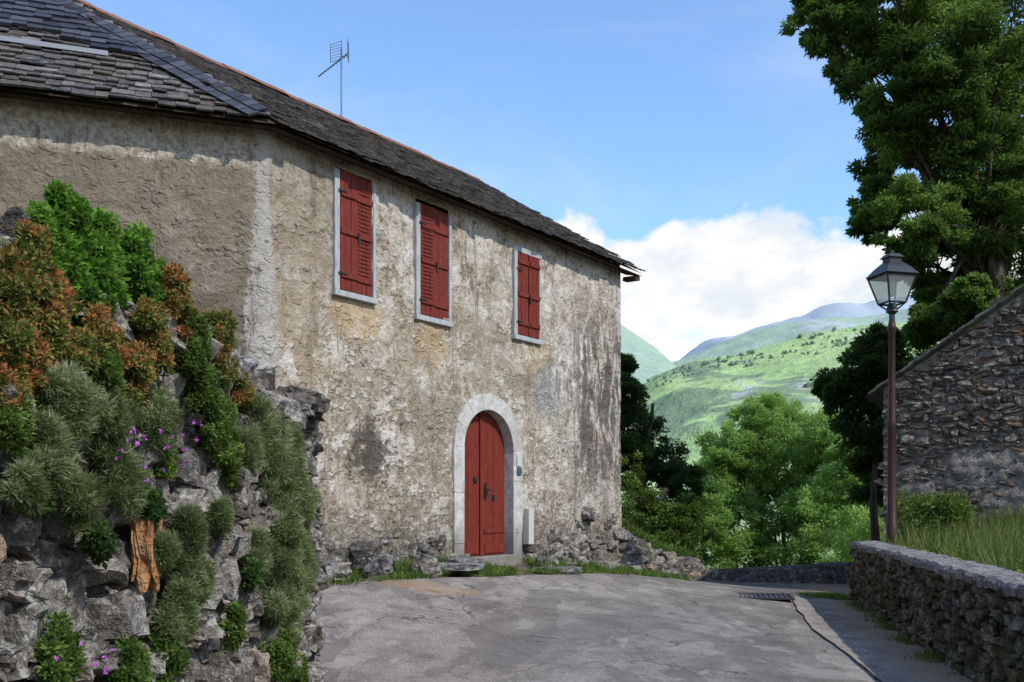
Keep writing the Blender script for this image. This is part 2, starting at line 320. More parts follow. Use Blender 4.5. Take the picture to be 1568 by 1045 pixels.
# drain grate
M_iron=N('cast_iron').fin((.05,.045,.042),.6,metal=.5)
b=B(); gx0,gy0=4.05,15.9; gz=roadz(gx0,gy0)+.012
b.box(-.42,.42,-.3,-.25,0,.03);b.box(-.42,.42,.25,.3,0,.03);b.box(-.42,-.37,-.248,.248,0,.03);b.box(.37,.42,-.248,.248,0,.03); b.box(-.368,.368,-.248,.248,0,.008)
for i in range(9): b.box(-.34+i*.08,-.30+i*.08,-.247,.247,.009,.027)
g=b.done('drain_grate',M_iron,bevel=.004); g.location=(gx0,gy0,gz-.004); g.rotation_euler=(0,0,-.2); g.scale=(1,1.5,1)
# ---------- house
ang=math.atan2(.819,.573); OX,OY=-.459,15.9
house=empty('stone_house',(OX,OY,0),ang)
ca,sa=math.cos(ang),math.sin(ang)
def L2W(x,y,z=0): return (OX+ca*x-sa*y, OY+sa*x+ca*y, z)
CX=-4.45; wd=(-.818,.575); wn_=(-.575,-.818)
WIN=[(-3.33,-2.55,4.47,6.02),(-1.68,-.87,4.40,5.98),(.82,1.61,4.46,5.80)]
DC=.12;DHW=.663;DSP=2.52;DR=.62
def inhole(u,z):
    for (a,b_,c_,d_) in WIN:
        if a+.045<u<b_-.045 and c_+.045<z<d_+.1: return True
    hw=DHW+.13
    if z<DSP: return abs(u-DC)<hw and z>.3
    return ((u-DC)/hw)**2+((z-DSP)/(DR+.13))**2<1
us=list(np.arange(-11.0,4.5301,.05)); us[-1]=4.53; zs=list(np.arange(-2.5,6.36,.05))
V=[];UVs=[];Fc=[]
for z in zs:
    for u in us:
        e=.035*mn.noise(Vector((u*.8,z*.8,1)))+.02*mn.noise(Vector((u*3,z*3,5)))+.02*mn.noise(Vector((u*8,z*8,5)))
        bat=.22*max(0,(4.5-z)/4.5)**1.5*math.exp(-((u-CX)/1.1)**2)
        e+=bat
        if u>=CX: x,y=u,-e
        else:
            t=CX-u; x,y=CX+wd[0]*t+wn_[0]*e, wd[1]*t+wn_[1]*e
        V.append((x,y,z)); UVs.append((u,z))
nu=len(us)
for j in range(len(zs)-1):
    for i in range(nu-1):
        if inhole((us[i]+us[i+1])/2,(zs[j]+zs[j+1])/2): continue
        a=j*nu+i; Fc.append((a,a+1,a+nu+1,a+nu))
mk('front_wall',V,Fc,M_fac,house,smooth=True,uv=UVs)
te=-11.0; ex,ey=CX+wd[0]*(CX-te),wd[1]*(CX-te)
V=[(4.53,0,-4),(4.53,8,-4),(ex,8,-4),(ex,ey,-4),(4.53,0,6.3),(4.53,8,6.3),(ex,8,6.3),(ex,ey,6.3),(4.53,4,8.85)]
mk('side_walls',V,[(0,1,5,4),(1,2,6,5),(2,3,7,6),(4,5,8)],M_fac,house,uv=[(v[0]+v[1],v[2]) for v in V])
# roof
EZ=6.24; RZ=8.93; HX=-6.0
m=N('slate'); o=m.obj(); r=m.attr(); c=m.ramp(r,[(0,(.045,.042,.042)),(.35,(.085,.077,.073)),(.7,(.135,.123,.115)),(.92,(.18,.17,.16)),(1,(.32,.31,.30))])
nq=m.noise(o,1.2,8,.7); nr_=m.noise(o,14,6,.8); c=m.mix(m.mr(nq,.45,.62,0,.55),c,(.12,.095,.065)); c=m.mix(1,c,m.ramp(nr_,[(.3,.5),(.7,1.4)]),'MULTIPLY')
c=m.mix(m.mr(nr_,.60,.66,0,.5),c,(.36,.35,.32)); M_slate=m.fin(c,.6,None,spec=.35)
m=N('dark_slate'); c=m.ramp(m.attr(),[(0,(.022,.024,.031)),(1,(.075,.079,.095))]); M_dslate=m.fin(c,.5,spec=.35)
M_wood=N('old_wood'); o=M_wood.obj(); cW=M_wood.ramp(M_wood.noise(M_wood.map(o,(2,12,12)),2,6),[(.3,(.035,.024,.016)),(.7,(.12,.085,.06))]); M_wood=M_wood.fin(cW,.9,spec=.1)
def sag(x): return -.05*math.sin((x+6)/11*math.pi)
def slates(b,O,e,up,inside,amax,bmax,w=.21,ex=.14,amin=0):
    O=Vector(O);e=Vector(e).normalized();up=Vector(up).normalized();n=e.cross(up).normalized()
    if n.z<0:n=-n
    bpos=-.04
    while bpos<bmax:
        a=amin+R.uniform(0,w)
        while a<amax:
            ww=w*R.uniform(.6,1.3)
            if inside(a+ww/2,bpos+ex*.5):
                t=.02+R.uniform(0,.012); l=ex*1.7; lift=R.uniform(.012,.045); j=R.uniform(-.04,.04); sk=R.uniform(-.025,.025)
                s0=sag(a) if abs(e.x)>.99 else 0
                def q(aa,bb_,h): return O+e*aa+up*bb_+n*h+Vector((0,0,s0))
                V=[q(a+.003,bpos+j,lift),q(a+ww-.003,bpos+j+sk,lift+R.uniform(-.006,.006)),q(a+ww-.003,bpos+l,.002),q(a+.003,bpos+l,.002),
                   q(a+.003,bpos+j,lift+t*.8),q(a+ww-.003,bpos+j+sk,lift+t*.8),q(a+ww-.003,bpos+l,.006),q(a+.003,bpos+l,.006)]
                b.add(V,[(4,5,6,7),(0,1,5,4),(1,2,6,5),(3,0,4,7)],R.random()*.85+ (.15 if R.random()<.1 else 0))
            a+=ww
        bpos+=ex*R.uniform(.88,1.12)
OV=.30
slope=Vector((0,4+OV,RZ-EZ)); sl=slope.length
x0e=CX-.13; 
def in_main(a,b_):
    f=b_/sl; return x0e+(HX-x0e)*f-.1<a<4.95 and b_<sl
b=B(); slates(b,(0,-OV,EZ),(1,0,0),slope,in_main,4.95,sl,amin=-6.3)
C0=Vector((x0e,-OV,EZ)); Hp=Vector((HX,4,RZ)); ed=Vector((wd[0],wd[1],0)); inn=Vector((-wn_[0],-wn_[1],0))
dH=Hp-C0; aH=dH.dot(ed); wI=dH.dot(inn); upw=inn*wI+Vector((0,0,RZ-EZ)); ul=upw.length
def in_wing(a,b_): return a>aH*(b_/ul)-.1 and a<7.2 and b_<ul
slates(b,C0,ed,upw,in_wing,7.2,ul,amin=-.1)
b.done('roof_slates',M_slate,house)
b=B()
we=C0+ed*7.2; wt=Hp+ed*(7.2-aH)
dn_=Vector((0,0,-.045))
b.add([C0+dn_,Vector((4.93,-OV,EZ))+dn_,Vector((4.93,4,RZ))+dn_,Hp+dn_],[(0,1,2,3)])
b.add([we+dn_,C0+dn_,Hp+dn_,wt+dn_],[(0,1,2,3)])
b.add([Vector((4.93,4,RZ-.045)),Vector((4.93,8.4,EZ-.1)),Vector((HX,8.4,EZ-.1)),Hp+dn_],[(0,1,2,3)])
b.add([Hp+dn_,Vector((HX,8.4,EZ-.1)),wt+Vector((0,0,-2)),wt+dn_],[(0,1,2,3)])
b.add([Vector((x0e,-OV+.02,EZ-.08)),Vector((4.93,-OV+.02,EZ-.08)),Vector((4.93,.1,EZ+.0)),Vector((x0e,.1,EZ+.0))],[(0,1,2,3)])
b.add([C0+inn*.02+Vector((0,0,-.08)),we+inn*.02+Vector((0,0,-.08)),we+inn*.42,C0+inn*.42],[(0,1,2,3)])
b.box(4.72,4.90,-OV+.06,.05,EZ-.17,EZ-.09,j=.01)
b.done('roof_deck',M_wood,house)
b=B()
x=HX
while x<4.9:
    w=.35; j=R.uniform(-.012,.012)
    b.add([(x,3.86,RZ-.06+j),(x+w,3.86,RZ-.06+j),(x+w,4,RZ+.06+j),(x,4,RZ+.06+j),(x+w,4.14,RZ-.06),(x,4.14,RZ-.06)],[(0,1,2,3),(3,2,4,5)]); x+=w-.01
b.done('ridge_tiles',N('ridge_terracotta').fin((.22,.11,.085),.8,spec=.1),house)
b=B(); nn_=(Hp-C0); hl=nn_.length; hd=nn_.normalized(); 
nw=ed.cross(upw).normalized(); nw=nw if nw.z>0 else -nw
sw=nw.cross(hd).normalized(); 
if sw.dot(ed)<0: sw=-sw
t=.15
while t<hl-.05:
    for k in range(2):
        a0=-.02+k*.15; c_=C0+hd*t+sw*a0+nw*(.06+.014*(2-k)); q=R.uniform(-.03,.03)
        b.add([c_,c_+sw*.18+hd*q,c_+sw*.18+hd*(.24+q)-nw*.012,c_+hd*.24-nw*.012, c_-nw*.03,c_+sw*.18+hd*q-nw*.03],[(0,1,2,3),(4,5,1,0)])
    t+=.13
M3=lambda a,f,h: C0+ed*a+upw*f+nw*h
f=.315
while f<1.0:
    a=aH*f+.2+R.uniform(0,.1)
    while a<aH*f+.2+1.6*sst(.27,.5,f)+.4:
        w=R.uniform(.12,.22); j=R.uniform(-.006,.006); h_=R.uniform(.05,.07)
        b.add([M3(a,f+j,h_+.03),M3(a+w-.004,f+j,h_+.03),M3(a+w-.004,f+.07,h_-.005),M3(a,f+.07,h_-.005),M3(a,f+j,h_-.01),M3(a+w-.004,f+j,h_-.01)],[(0,1,2,3),(4,5,1,0)])
        a+=w
    f+=.042
b.done('hip_slates',M_dslate,house)
b=B(); a0=1.9
V=[];n_s=9
for i in range(n_s+1):
    a=a0+i*.45; f=.275
    V+= [M3(a,f,.06),M3(a,f+.014,.095),M3(a,f+.026,.075)]
b.add(V,[(i*3+k,i*3+3+k,i*3+4+k,i*3+1+k) for i in range(n_s) for k in range(2)]); b.done('zinc_flashing',N('zinc').fin((.20,.21,.235),.5,metal=.2),house)
# shutters and frames
def paint(name,c0,c1,ro=.5,fade=None):
    m=N(name); o=m.obj(); n=m.noise(m.map(o,(6,6,1.2)),5,8,.8); c=m.mix(m.mr(n,.3,.7),c0,c1); n9=m.noise(m.map(o,(9,9,2)),4,8,.8); c=m.mix(m.mr(n9,.54,.68,0,.5),c,(c0[0]*.6,c0[1]*.8,c0[2]*.8))
    if fade: c=m.mix(m.mr(n9,.46,.36,0,.5),c,fade)
    return m.fin(c,ro,None,spec=.25)
M_red=paint('red_paint',(.11,.015,.009),(.20,.030,.018),.65,(.22,.055,.035)); M_frame=paint('grey_frame_paint',(.26,.28,.29),(.46,.47,.46),.8)
M_dred=paint('door_paint',(.12,.017,.010),(.20,.032,.019),.6,(.21,.055,.035))
m=N('door_surround_plaster'); o=m.obj(); n=m.noise(o,6,6,.8); n2=m.noise(m.map(o,loc=(3,3,3)),1.5,5,.7); c=m.ramp(n,[(.3,(.29,.27,.245)),(.5,(.46,.445,.41)),(.7,(.62,.60,.565))]); c=m.mix(m.mr(n2,.5,.65,0,.5),c,(.27,.24,.20)); s=m.sep(o); c=m.mix(m.mr(s[2],1.5,.8,0,.7),c,(.12,.105,.085)); M_jamb=m.fin(c,.9,m.bump(n,.6,.02),spec=.1)
for i,(a,b_,z0,z1) in enumerate(WIN):
    fr=B(); fw=.09
    fr.box(a-.01,a+fw-.01,-.05,.16,z0,z1+.05); fr.box(b_-.035,b_+.02,-.035,.16,z0,z1+.05)
    fr.box(a-.02,b_+.03,-.065,.16,z0-.08,z0-.002)
    if i==2: fr.box(a-.02,b_+.03,-.05,.16,z1+.052,z1+.15)
    fr.done('window_frame_%d'%(i+1),M_frame,house,bevel=.008)
    sh=B(); xa,xb=a+fw-.005,b_-.04; mid=(xa+xb)/2; za,zb=z0+.015,z1+.06
    for (p,q,yo) in ((xa+.004,mid-.006,-.04),(mid+.006,xb-.004,-.012 if i!=2 else -.05)):
        nb_=3; w=(q-p)/nb_
        for k in range(nb_): sh.box(p+k*w+.004,p+(k+1)*w-.004,yo+R.uniform(-.003,.003),yo+.025,za+R.uniform(-.006,.006),zb)
        for zz in (za+.16,(za+zb)/2-.05,zb-.35 if i<2 else zb-.2): sh.box(p+.01,q-.01,yo-.024,yo-.004,zz,zz+.075)
        for k in range(int((zb-za-.2)/.055)):
            zz=za+.26+k*.055
            if zz<zb-.1 and (p<mid-.1)==(i==1) and i<2: sh.box(p+.045,q-.045,yo-.011,yo-.004,zz,zz+.02)
    sh.done('shutters_%d'%(i+1),M_red,house,bevel=.004)
    hb=B()
    for zz in (za+.2,zb-.3):
        hb.box(a+.04,a+.20,-.075,-.068,zz,zz+.025)
    hb.box(mid-.015,mid+.015,-.09,-.068,(za+zb)/2-.15,(za+zb)/2+.0)
    hb.done('shutter_hinges_%d'%(i+1),M_iron,house)
    dk=B(); dk.box(a+.0,b_+.02,.17,.2,z0-.1,z1+.25); dk.done('window_void_%d'%(i+1),M_wood,house)
# door
b=B()
def arc(hw,rr,t): return (DC+hw*math.cos(t),DSP+rr*math.sin(t))
nv=7
for i in range(nv):
    t0=math.pi*i/nv+.0015; t1=math.pi*(i+1)/nv-.0015; S=5; V=[]; j=R.uniform(-.003,.003)
    for k in range(S+1):
        t=t0+(t1-t0)*k/S; xi,zi=arc(DHW,DR,t); xo,zo=arc(DHW+.25+j,DR+.26+j,t)
        V+=[(xi,-.045+j,zi),(xo,-.045+j,zo),(xo,.2,zo),(xi,.26,zi)]
    Fc=[]
    for k in range(S):
        a=k*4
        for q in range(4): Fc.append((a+q,a+(q+1)%4,a+4+(q+1)%4,a+4+q))
    Fc+=[(0,1,2,3),tuple(S*4+q for q in (3,2,1,0))]; b.add(V,Fc)
for sd in (-1,1):
    z=.35
    while z<DSP-.02:
        h=min(R.uniform(.6,.9),DSP-z); 
        if DSP-z-h<.3: h=DSP-z
        w=.25+R.uniform(-.01,.02); x0,x1=(DC-DHW-w,DC-DHW) if sd<0 else (DC+DHW,DC+DHW+w)
        j=R.uniform(-.004,.004); b.box(x0,x1,-.045+j,.26,z,z+h-.004); z+=h
b.done('door_surround',M_jamb,house,bevel=.006)
b=B(); z0=.80; yb=.14
for (p,q) in ((DC-DHW-.02,DC-.03),(DC+.0,DC+DHW+.02)):
    nb_=4;w=(q-p)/nb_
    for k in range(nb_):
        xa,xb=p+k*w+.004,p+(k+1)*w-.004; xm=min(abs(xa-DC),abs(xb-DC)); zt=DSP+(DR+.05)*math.sqrt(max(0,1-(min(xm,DHW)/(DHW+.03))**2))
        b.box(xa,xb,yb+R.uniform(-.004,.004),yb+.04,z0,zt)
b.box(DC-.045,DC-.0,yb-.03,yb-.005,z0,DSP+DR); 
b.box(DC+.10,DC+DHW-.05,yb-.018,yb-.005,z0+.03,z0+.17); b.box(DC-DHW+.03,DC-.08,yb-.018,yb-.005,z0+.03,z0+.17)
b.box(DC+.08,DC+DHW-.03,yb-.02,yb-.005,z0+.36,z0+.42)
b.done('door_leaves',M_dred,house,bevel=.004)
b=B(); b.box(DC-DHW+.01,DC+DHW-.01,-.10,.3,.5,.79,j=.01); b.done('door_step',M_jamb,house,bevel=.02)
b=B(); b.box(DC+.09,DC+.14,yb-.035,yb-.02,1.72,1.98); b.tube([(DC+.115,yb-.03,1.86),(DC+.115,yb-.09,1.86),(DC+.22,yb-.09,1.86)],.012,6); b.box(DC-.2,DC-.12,yb-.03,yb-.006,1.98,2.06); b.box(DC+.3,DC+.36,yb-.03,yb-.006,1.7,1.78); b.done('door_handle',M_iron,house)
b=B(); b.box(DC-DHW,DC+DHW,.19,.24,.5,3.3); b.done('door_void',M_wood,house)
b=B(); b.box(1.12,1.27,-.13,.01,.95,1.56); b.done('meter_box',N('box_plastic').fin((.50,.47,.42),.6),house,bevel=.012)
b=B(); b.box(.87,.99,-.075,-.052,2.12,2.24); b.done('house_number_plate',N('enamel').fin((.06,.10,.13),.3),house,bevel=.006)
b=B(); b.box(.86,.98,-.07,-.052,2.26,2.44); b.done('letter_flap',N('enamel_white').fin((.5,.5,.48),.4),house,bevel=.006)
# antenna
ant=empty('tv_antenna',L2W(.87,4,0)); M_alu=N('aluminium').fin((.16,.16,.17),.4,metal=.7)
b=B(); b.tube([(0,0,RZ-.1),(0,0,RZ+1.35)],.018,6); p0=Vector((-.42,-.1,RZ+.78)); p1=Vector((.10,.1,RZ+1.30)); b.tube([p0,p1],.012,5)
ax=(p1-p0).normalized(); sd=Vector((.55,-.6,.35)); sd=(sd-ax*sd.dot(ax)).normalized()
for i in range(12):
    c_=p0+(p1-p0)*(i/11); l=.06+.05*(i/11); b.tube([c_-sd*l,c_+sd*l],.006,4)
for k in range(7):
    z=RZ+1.12+k*.055; b.tube([(-.14+.27,.05,z),(.14,-.16,z)],.005,4); b.tube([(-.22,.05,z),(.02,-.1,z)],.005,4)
for q in ((.13,.05),(.14,-.16),(-.22,.05),(.02,-.1)): b.tube([(q[0],q[1],RZ+1.1),(q[0],q[1],RZ+1.47)],.006,4)
b.done('antenna_frame',M_alu,ant)
# ---------- base rocks
b=B()
for i in range(46):
    s_=-4.6+i*.2+R.uniform(-.08,.08)
    if abs(s_-DC)<1.0: continue
    for k in range(2):
        off=R.uniform(.0,.2)+k*.22; p=L2W(s_,-off); sz=R.uniform(.05,.13)
        rock(b,(p[0],p[1],tps(p[0],p[1])+sz*.2),(sz*R.uniform(.9,1.5),sz,sz*R.uniform(.6,1)),R.uniform(0,3),2,.6,.3)
for (px,py,Y,s1,s2,s3) in ((560,850,12.7,.24,.16,.16),(580,866,12.3,.15,.12,.12),(515,874,12.0,.18,.15,.10),(655,872,13.2,.18,.12,.10),(500,850,12.3,.26,.2,.2)):
    rock(b,P(px,py,Y),(s1,s2,s3),R.uniform(0,3),3,.6,.3)
for i in range(75):
    s_=1.3+R.random()*3.2; hmax=.25+.75*sst(1.2,3.5,s_); p0_=L2W(s_,0); z=tps(p0_[0],p0_[1])+R.random()*hmax; p=L2W(s_,R.uniform(.0,.09),z); sz=R.uniform(.07,.16)
    rock(b,p,(sz*1.35,sz*.8,sz*.7),ang,2,.55,.3)
for i in range(45):
    s_=-4.5+R.random()*3.6; p0_=L2W(s_,0); z=tps(p0_[0],p0_[1])+R.random()*.4; p=L2W(s_,R.uniform(.02,.09),z); sz=R.uniform(.06,.13)
    rock(b,p,(sz*1.35,sz*.8,sz*.7),ang,2,.55,.3)
b.done('rocks',M_stone)
b=B()
for (px,py,Y,w,d,rz,ti) in ((700,868,14.0,.34,.2,.3,.3),(712,860,14.3,.25,.2,.5,.2),(855,873,15.9,.36,.14,.1,-.12)):
    rock(b,P(px,py,Y),(w,d,.05),rz,3,.35,.12,.0); 
b.done('stone_slabs',M_cap)
# rubble stub past the corner
b=B()
def stub_top(t): return float(np.interp(t,[0,.25,.5,.75,1],[1.15,.85,.62,.55,.35]))
for i in range(230):
    t=R.random(); x=2.15+t*1.8+R.uniform(-.06,.06); y=19.6+t*1.5; sz=R.uniform(.07,.15); zz=R.uniform(-.2,stub_top(t))
    rock(b,(x,y+R.uniform(-.04,.05),zz),(sz*1.4,sz*.8,sz*.65),R.uniform(.3,.9),2,.55,.25)
b.add([(2.1,19.8,-.5),(4,21.4,-.5),(4,21.4,.3),(2.1,19.8,1.1),(1.6,20.2,-.5),(3.6,21.9,-.5),(3.6,21.9,.3),(1.6,20.2,1.1)],[(0,1,2,3),(3,2,6,7),(1,5,6,2)],.2)
b.done('rubble_wall_stub',M_stone)
# ---------- coursed wall
def courses(b,origin,e,height_fn,length,zb,hmin,hmax,wmin,wmax,depth,out,sd=2,skip=None,dfn=None,rough=.28):
    O=Vector(origin);e=Vector(e).normalized();nrm=Vector(out).normalized();z=zb
    while z<6.5:
        h=R.uniform(hmin,hmax); u=-R.uniform(0,wmax)
        while u<length:
            w=R.uniform(wmin,wmax)
            uc=u+w/2; zc=z+h/2+R.uniform(-.3,.3)*h
            if 0<uc<length and zc+h*.3<height_fn(uc) and not(skip and skip(uc,zc)):
                dep=(dfn(uc,zc) if dfn else 0)
                c=O+e*uc+nrm*(R.uniform(-.02,.03)*(depth/.08)-dep)+Vector((0,0,zc-O.z))
                rock(b,c,(w*.46,depth,h*.47*R.uniform(.75,1.25)),0,sd,.6,rough,.25,M=(e,nrm,Vector((0,0,1))))
            u+=w
        z+=h
b=B(); e=Vector((.201,1,0)).normalized(); out=Vector((-1,.201,0)).normalized(); Lw=14.5
O=Vector((wr(2.6),2.6,0))
courses(b,O,e,lambda u:.93,Lw-.02,-.1,.07,.16,.09,.30,.085,out,2)
courses(b,Vector((wr(16.95)-.02,16.9,0)),Vector((1,-.2,0)),lambda u:.93,.5,-.1,.08,.17,.12,.26,.09,(0,1,0),2)
par=empty('parapet_wall'); b.done('parapet_stones',M_stonew,par,smooth=False)
q=[O+out*.0,O+e*Lw+out*.0,O+e*Lw-out*.42,O-out*.42]
b=B(); b.add([(v.x,v.y,-.4) for v in q]+[(v.x,v.y,.93) for v in q],[(0,1,5,4),(1,2,6,5),(2,3,7,6),(4,5,6,7)]); b.done('parapet_core',M_mortar,par)
b=B(); u=0
nn2=60; V=[];Fc=[]
for i in range(nn2*4+1):
    u=Lw*i/(nn2*4)+.03
    for k,(oo,zz) in enumerate(((.085,.90),(.10,.965),(.07,1.0),(-.1,1.012),(-.3,1.005),(-.44,.985),(-.46,.9))):
        p=O+e*u+out*oo; V.append((p.x+.03*mn.noise(Vector((u*3,k,0))),p.y,zz+.025*mn.noise(Vector((u*2.5,oo*4,4)))+.016*mn.noise(Vector((u*9,oo*9,4)))))
for i in range(nn2*4):
    for k in range(6): a=i*7+k; Fc.append((a,a+7,a+8,a+1))
Fc.append(tuple(range(6,-1,-1))); Fc.append(tuple(range(nn2*28,nn2*28+7)))
b.add(V,Fc,.7); b.done('parapet_coping',M_cap,par,smooth=False)
# far low wall
b=B(); V=[];Fc=[]; n=40
for i in range(n+1):
    t=i/n; x=3.75+t*4.6; y=21.7-1.3*t+.9*t*t; h=.17+.30*t; z=-.4
    for k,(oy,zz) in enumerate(((-.2,z),(-.2,h-.03),(-.15,h),(.15,h+.01),(.2,h-.04),(.2,z))): V.append((x,y+oy+.02*mn.noise(Vector((x*3,k,0))),zz+(.02*mn.noise(Vector((x*2,k,5))) if zz>0 else 0)))
for i in range(n):
    for k in range(5): a=i*6+k; Fc.append((a,a+6,a+7,a+1))
Fc+= [tuple(range(5,-1,-1)),tuple(range(n*6,n*6+6))]
b.add(V,Fc,.2); b.done('low_roadside_wall',stonemat('kerb_wall_stone',[(0,(.13,.12,.11)),(1,(.2,.18,.17))],.5,.6,rust=.1))
# left rubble wall
b=B(); e=Vector((.052,1,0)).normalized(); out=Vector((1,-.052,0)).normalized(); O=Vector((wl(2.2),2.2,0)); LL=5.85
def ht(u): return 2.66-.05*u+.12*mn.noise(Vector((u*1.7,3,3)))
z=-.1
while z<2.7:
    h=R.uniform(.09,.24); u=-.2
    while u<LL:
        w=R.uniform(.10,.36); uc=u+w/2; zc=z+h/2+R.uniform(-.06,.06)
        if 0<uc<LL and zc<ht(uc):
            c=O+e*uc+out*(R.uniform(-.08,.05)+.07*mn.noise(Vector((uc*1.4,zc*1.4,0))))+Vector((0,0,zc))
            rock(b,c,(w*.52,R.uniform(.10,.17),h*.55*R.uniform(.8,1.2)),R.uniform(-.35,.35),3,.5,.34,.35,M=(e,out,Vector((0,0,1))))
        u+=w
    z+=h
for k in range(40):
    rock(b,O+e*(LL-.03)-out*R.uniform(0,.6)+Vector((0,0,R.uniform(0,2.2))),(.13,.10,.10),R.uniform(-1,1),3,.6,.4)
lw=empty('rubble_retaining_wall'); b.done('wall_stones',M_stone,lw)
q=[O+out*.0,O+e*LL+out*.0,O+e*LL-out*.6,O-out*.6]
b=B(); b.add([(v.x,v.y,-.4) for v in q]+[(v.x,v.y,2.25) for v in q],[(0,1,5,4),(1,2,6,5),(2,3,7,6),(4,5,6,7)]); b.done('wall_core',M_mortar,lw)
b=B()
def WP(px,py,o=.1):
    Y=(1.9+.187-o)/((784-px)/F+.052)
    return P(px,py,Y)
rock(b,WP(226,830,.16),(.05,.09,.20),.1,4,.5,.3,.1); m=N('rust_stone'); o=m.obj(); n=m.noise(o,9,8,.8); M_rs=m.fin(m.ramp(n,[(.3,(.10,.06,.04)),(.5,(.36,.17,.07)),(.75,(.45,.32,.2))]),.9,m.bump(n,.8,.05),spec=.1); b.done('orange_stone',M_rs,lw)
# ---------- plants on wall
def clump(name,lst,n,L,W,mat,jit=.5,up=.3,outw=.15,elong=1.2,rb=0,k=26,rs0=.16,rs1=.34):
    Cs=[];Ds=[];rs=[]
    for (px,py,rp) in lst:
        c=np.array(WP(px,py,outw)); r=rp*c[1]/F; lr=R.uniform(-.12,.12)
        for i in range(k):
            d0=rdir(1)[0]; cc=c+d0*r*np.array([.4,1.0,.9*elong])*R.uniform(.2,1.15); rr=r*R.uniform(rs0,rs1); nn=int(n/k*R.uniform(.5,1.4))
            d=rdir(nn); q=d*(NR.uniform(.0,1,nn)**.5)[:,None]*rr*1.4
            Cs.append(cc+q); Ds.append(d*.7+np.array([.2,-.2,up])); cr=R.random()
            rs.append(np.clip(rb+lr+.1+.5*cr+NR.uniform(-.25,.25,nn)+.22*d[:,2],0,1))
    return mkquads(name,leaves(np.concatenate(Cs),np.concatenate(Ds),L,W,jit),mat,None,np.concatenate(rs))
clump('fern_plant',[(105,330,40),(150,385,50),(205,405,40),(90,395,45),(150,440,50),(215,460,40),(130,480,40),(60,350,22),(245,440,25)],7000,.036,.017,M_fern,1.0,outw=.05)
clump('sedum_plant',[(25,430,50),(70,490,58),(20,520,50),(110,550,45),(50,380,28),(10,590,35),(150,520,40),(60,570,45)],9500,.026,.011,M_sedum,1.0,outw=.18,rb=.05)
clump('sedum_plant',[(270,450,32),(335,505,30),(240,520,40),(200,560,45),(375,600,26),(225,490,30),(340,560,26),(290,500,28)],7500,.026,.011,M_sedum,1.0,outw=.16,rb=.12)
clump('lavender_bush',[(100,620,55),(80,690,50),(170,640,52),(180,710,48),(240,650,42),(120,760,38),(200,750,34),(40,740,30)],13000,.040,.0042,M_lav,.85,.4,.22)
clump('lavender_bush',[(415,690,42),(435,760,44),(430,840,44),(425,910,38),(395,640,34),(445,700,32),(455,760,34),(455,830,34),(450,900,30),(380,690,26),(395,850,24),(440,960,30),(465,870,24)],14000,.055,.0055,M_lav,.85,.35,.18,1.4,rb=.05)
clump('lavender_bush',[(290,810,36),(295,880,42),(275,940,36),(335,790,22),(250,840,22)],13000,.046,.0048,M_lav,.85,.35,.22,1.2)
clump('wall_weeds',[(430,1010,35),(95,1010,45),(350,700,32),(200,1030,40),(360,960,24),(455,1030,25),(340,640,30),(260,1010,32)],4500,.032,.012,M_mid,.9,.4,.2,rb=.0)
clump('wall_weeds',[(330,650,34),(300,520,28),(160,570,40),(310,600,38),(250,700,28),(300,560,30),(20,650,32)],5000,.032,.012,M_mid,.9,.4,.2,rb=.05)
clump('creeping_ivy',[(60,760,28),(150,830,24),(385,880,20),(230,780,22)],3200,.034,.020,M_dark,1.0,.1,.2,rb=.2)
Cs=[WP(R.uniform(180,320),R.uniform(640,740),.36) for _ in range(20)]+[WP(R.uniform(60,180),R.uniform(950,1040),.34) for _ in range(7)]
V=[];
for c in Cs:
    for k in range(8): V.append(c)
mkquads('purple_flowers',leaves(V,rdir(len(V)),.016,.009),M_flower)
# ---------- grass
def grass(name,pts,L,W,mat,lean=.25):
    n=len(pts); D=np.tile([0,0,1.],(n,1)); return mkquads(name,leaves(pts,D,L,W,lean),mat,None,NR.uniform(0,1,n)**1.3)
pa_=[];pb_=[];pc_=[]
while len(pa_)+len(pb_)<36000:
    y=R.uniform(4,19); x=wr(y)+R.uniform(.45,5)
    k=mn.noise(Vector((x*1.1,y*1.1,0)))
    if k>-.1+R.uniform(-.3,.3): (pa_ if mn.noise(Vector((x*2,y*2,5)))>.05 else pb_).append((x,y,H(x,y)-.03))
    elif R.random()<.7: pc_.append((x,y,H(x,y)-.03+R.uniform(0,.35)))
grass('tall_grass',pa_,.62,.011,M_grass,.38)
grass('meadow_grass',pb_,.36,.013,M_mid,.5)
pw=[]
for _ in range(60):
    px,py=R.uniform(1375,1480),R.uniform(765,835); c_=np.array(P(px,py,R.uniform(16.7,17.4)))
    for k in range(110): pw.append(tuple(c_+rdir(1)[0]*.2*R.random()**.5))
pc_=pc_*3+pw
mkquads('bank_weeds',leaves(pc_,rdir(len(pc_))+np.array([0,0,.5]),.09,.03),M_mid,None,NR.uniform(0,1,len(pc_))**1.5)
pts=[]
for _ in range(24000):
    s_=R.uniform(-5,5.4); off=R.uniform(.1,1.15); 
    if mn.noise(Vector((s_*1.8,off*2,2)))<-.02 : continue
    if abs(s_-DC)<.8 and off<.9: continue
    p=L2W(s_,-off); pts.append((p[0],p[1],tps(p[0],p[1])-.01))
grass('verge_grass',pts,.13,.010,M_mid,.6)
pts=[]
for _ in range(5000):
    y=R.uniform(5,17.5); x=wr(y)-abs(R.gauss(0,.12))-.08
    if mn.noise(Vector((0,y*1.5,8)))>0: pts.append((x,y,tps(x,y)))
for _ in range(2500):
    y=R.uniform(16.6,17.6); pts.append((5.35+R.uniform(-.35,.4),y,tps(5.4,y)))
grass('roadside_weeds',pts,.09,.009,M_mid,.6)
pts=[]
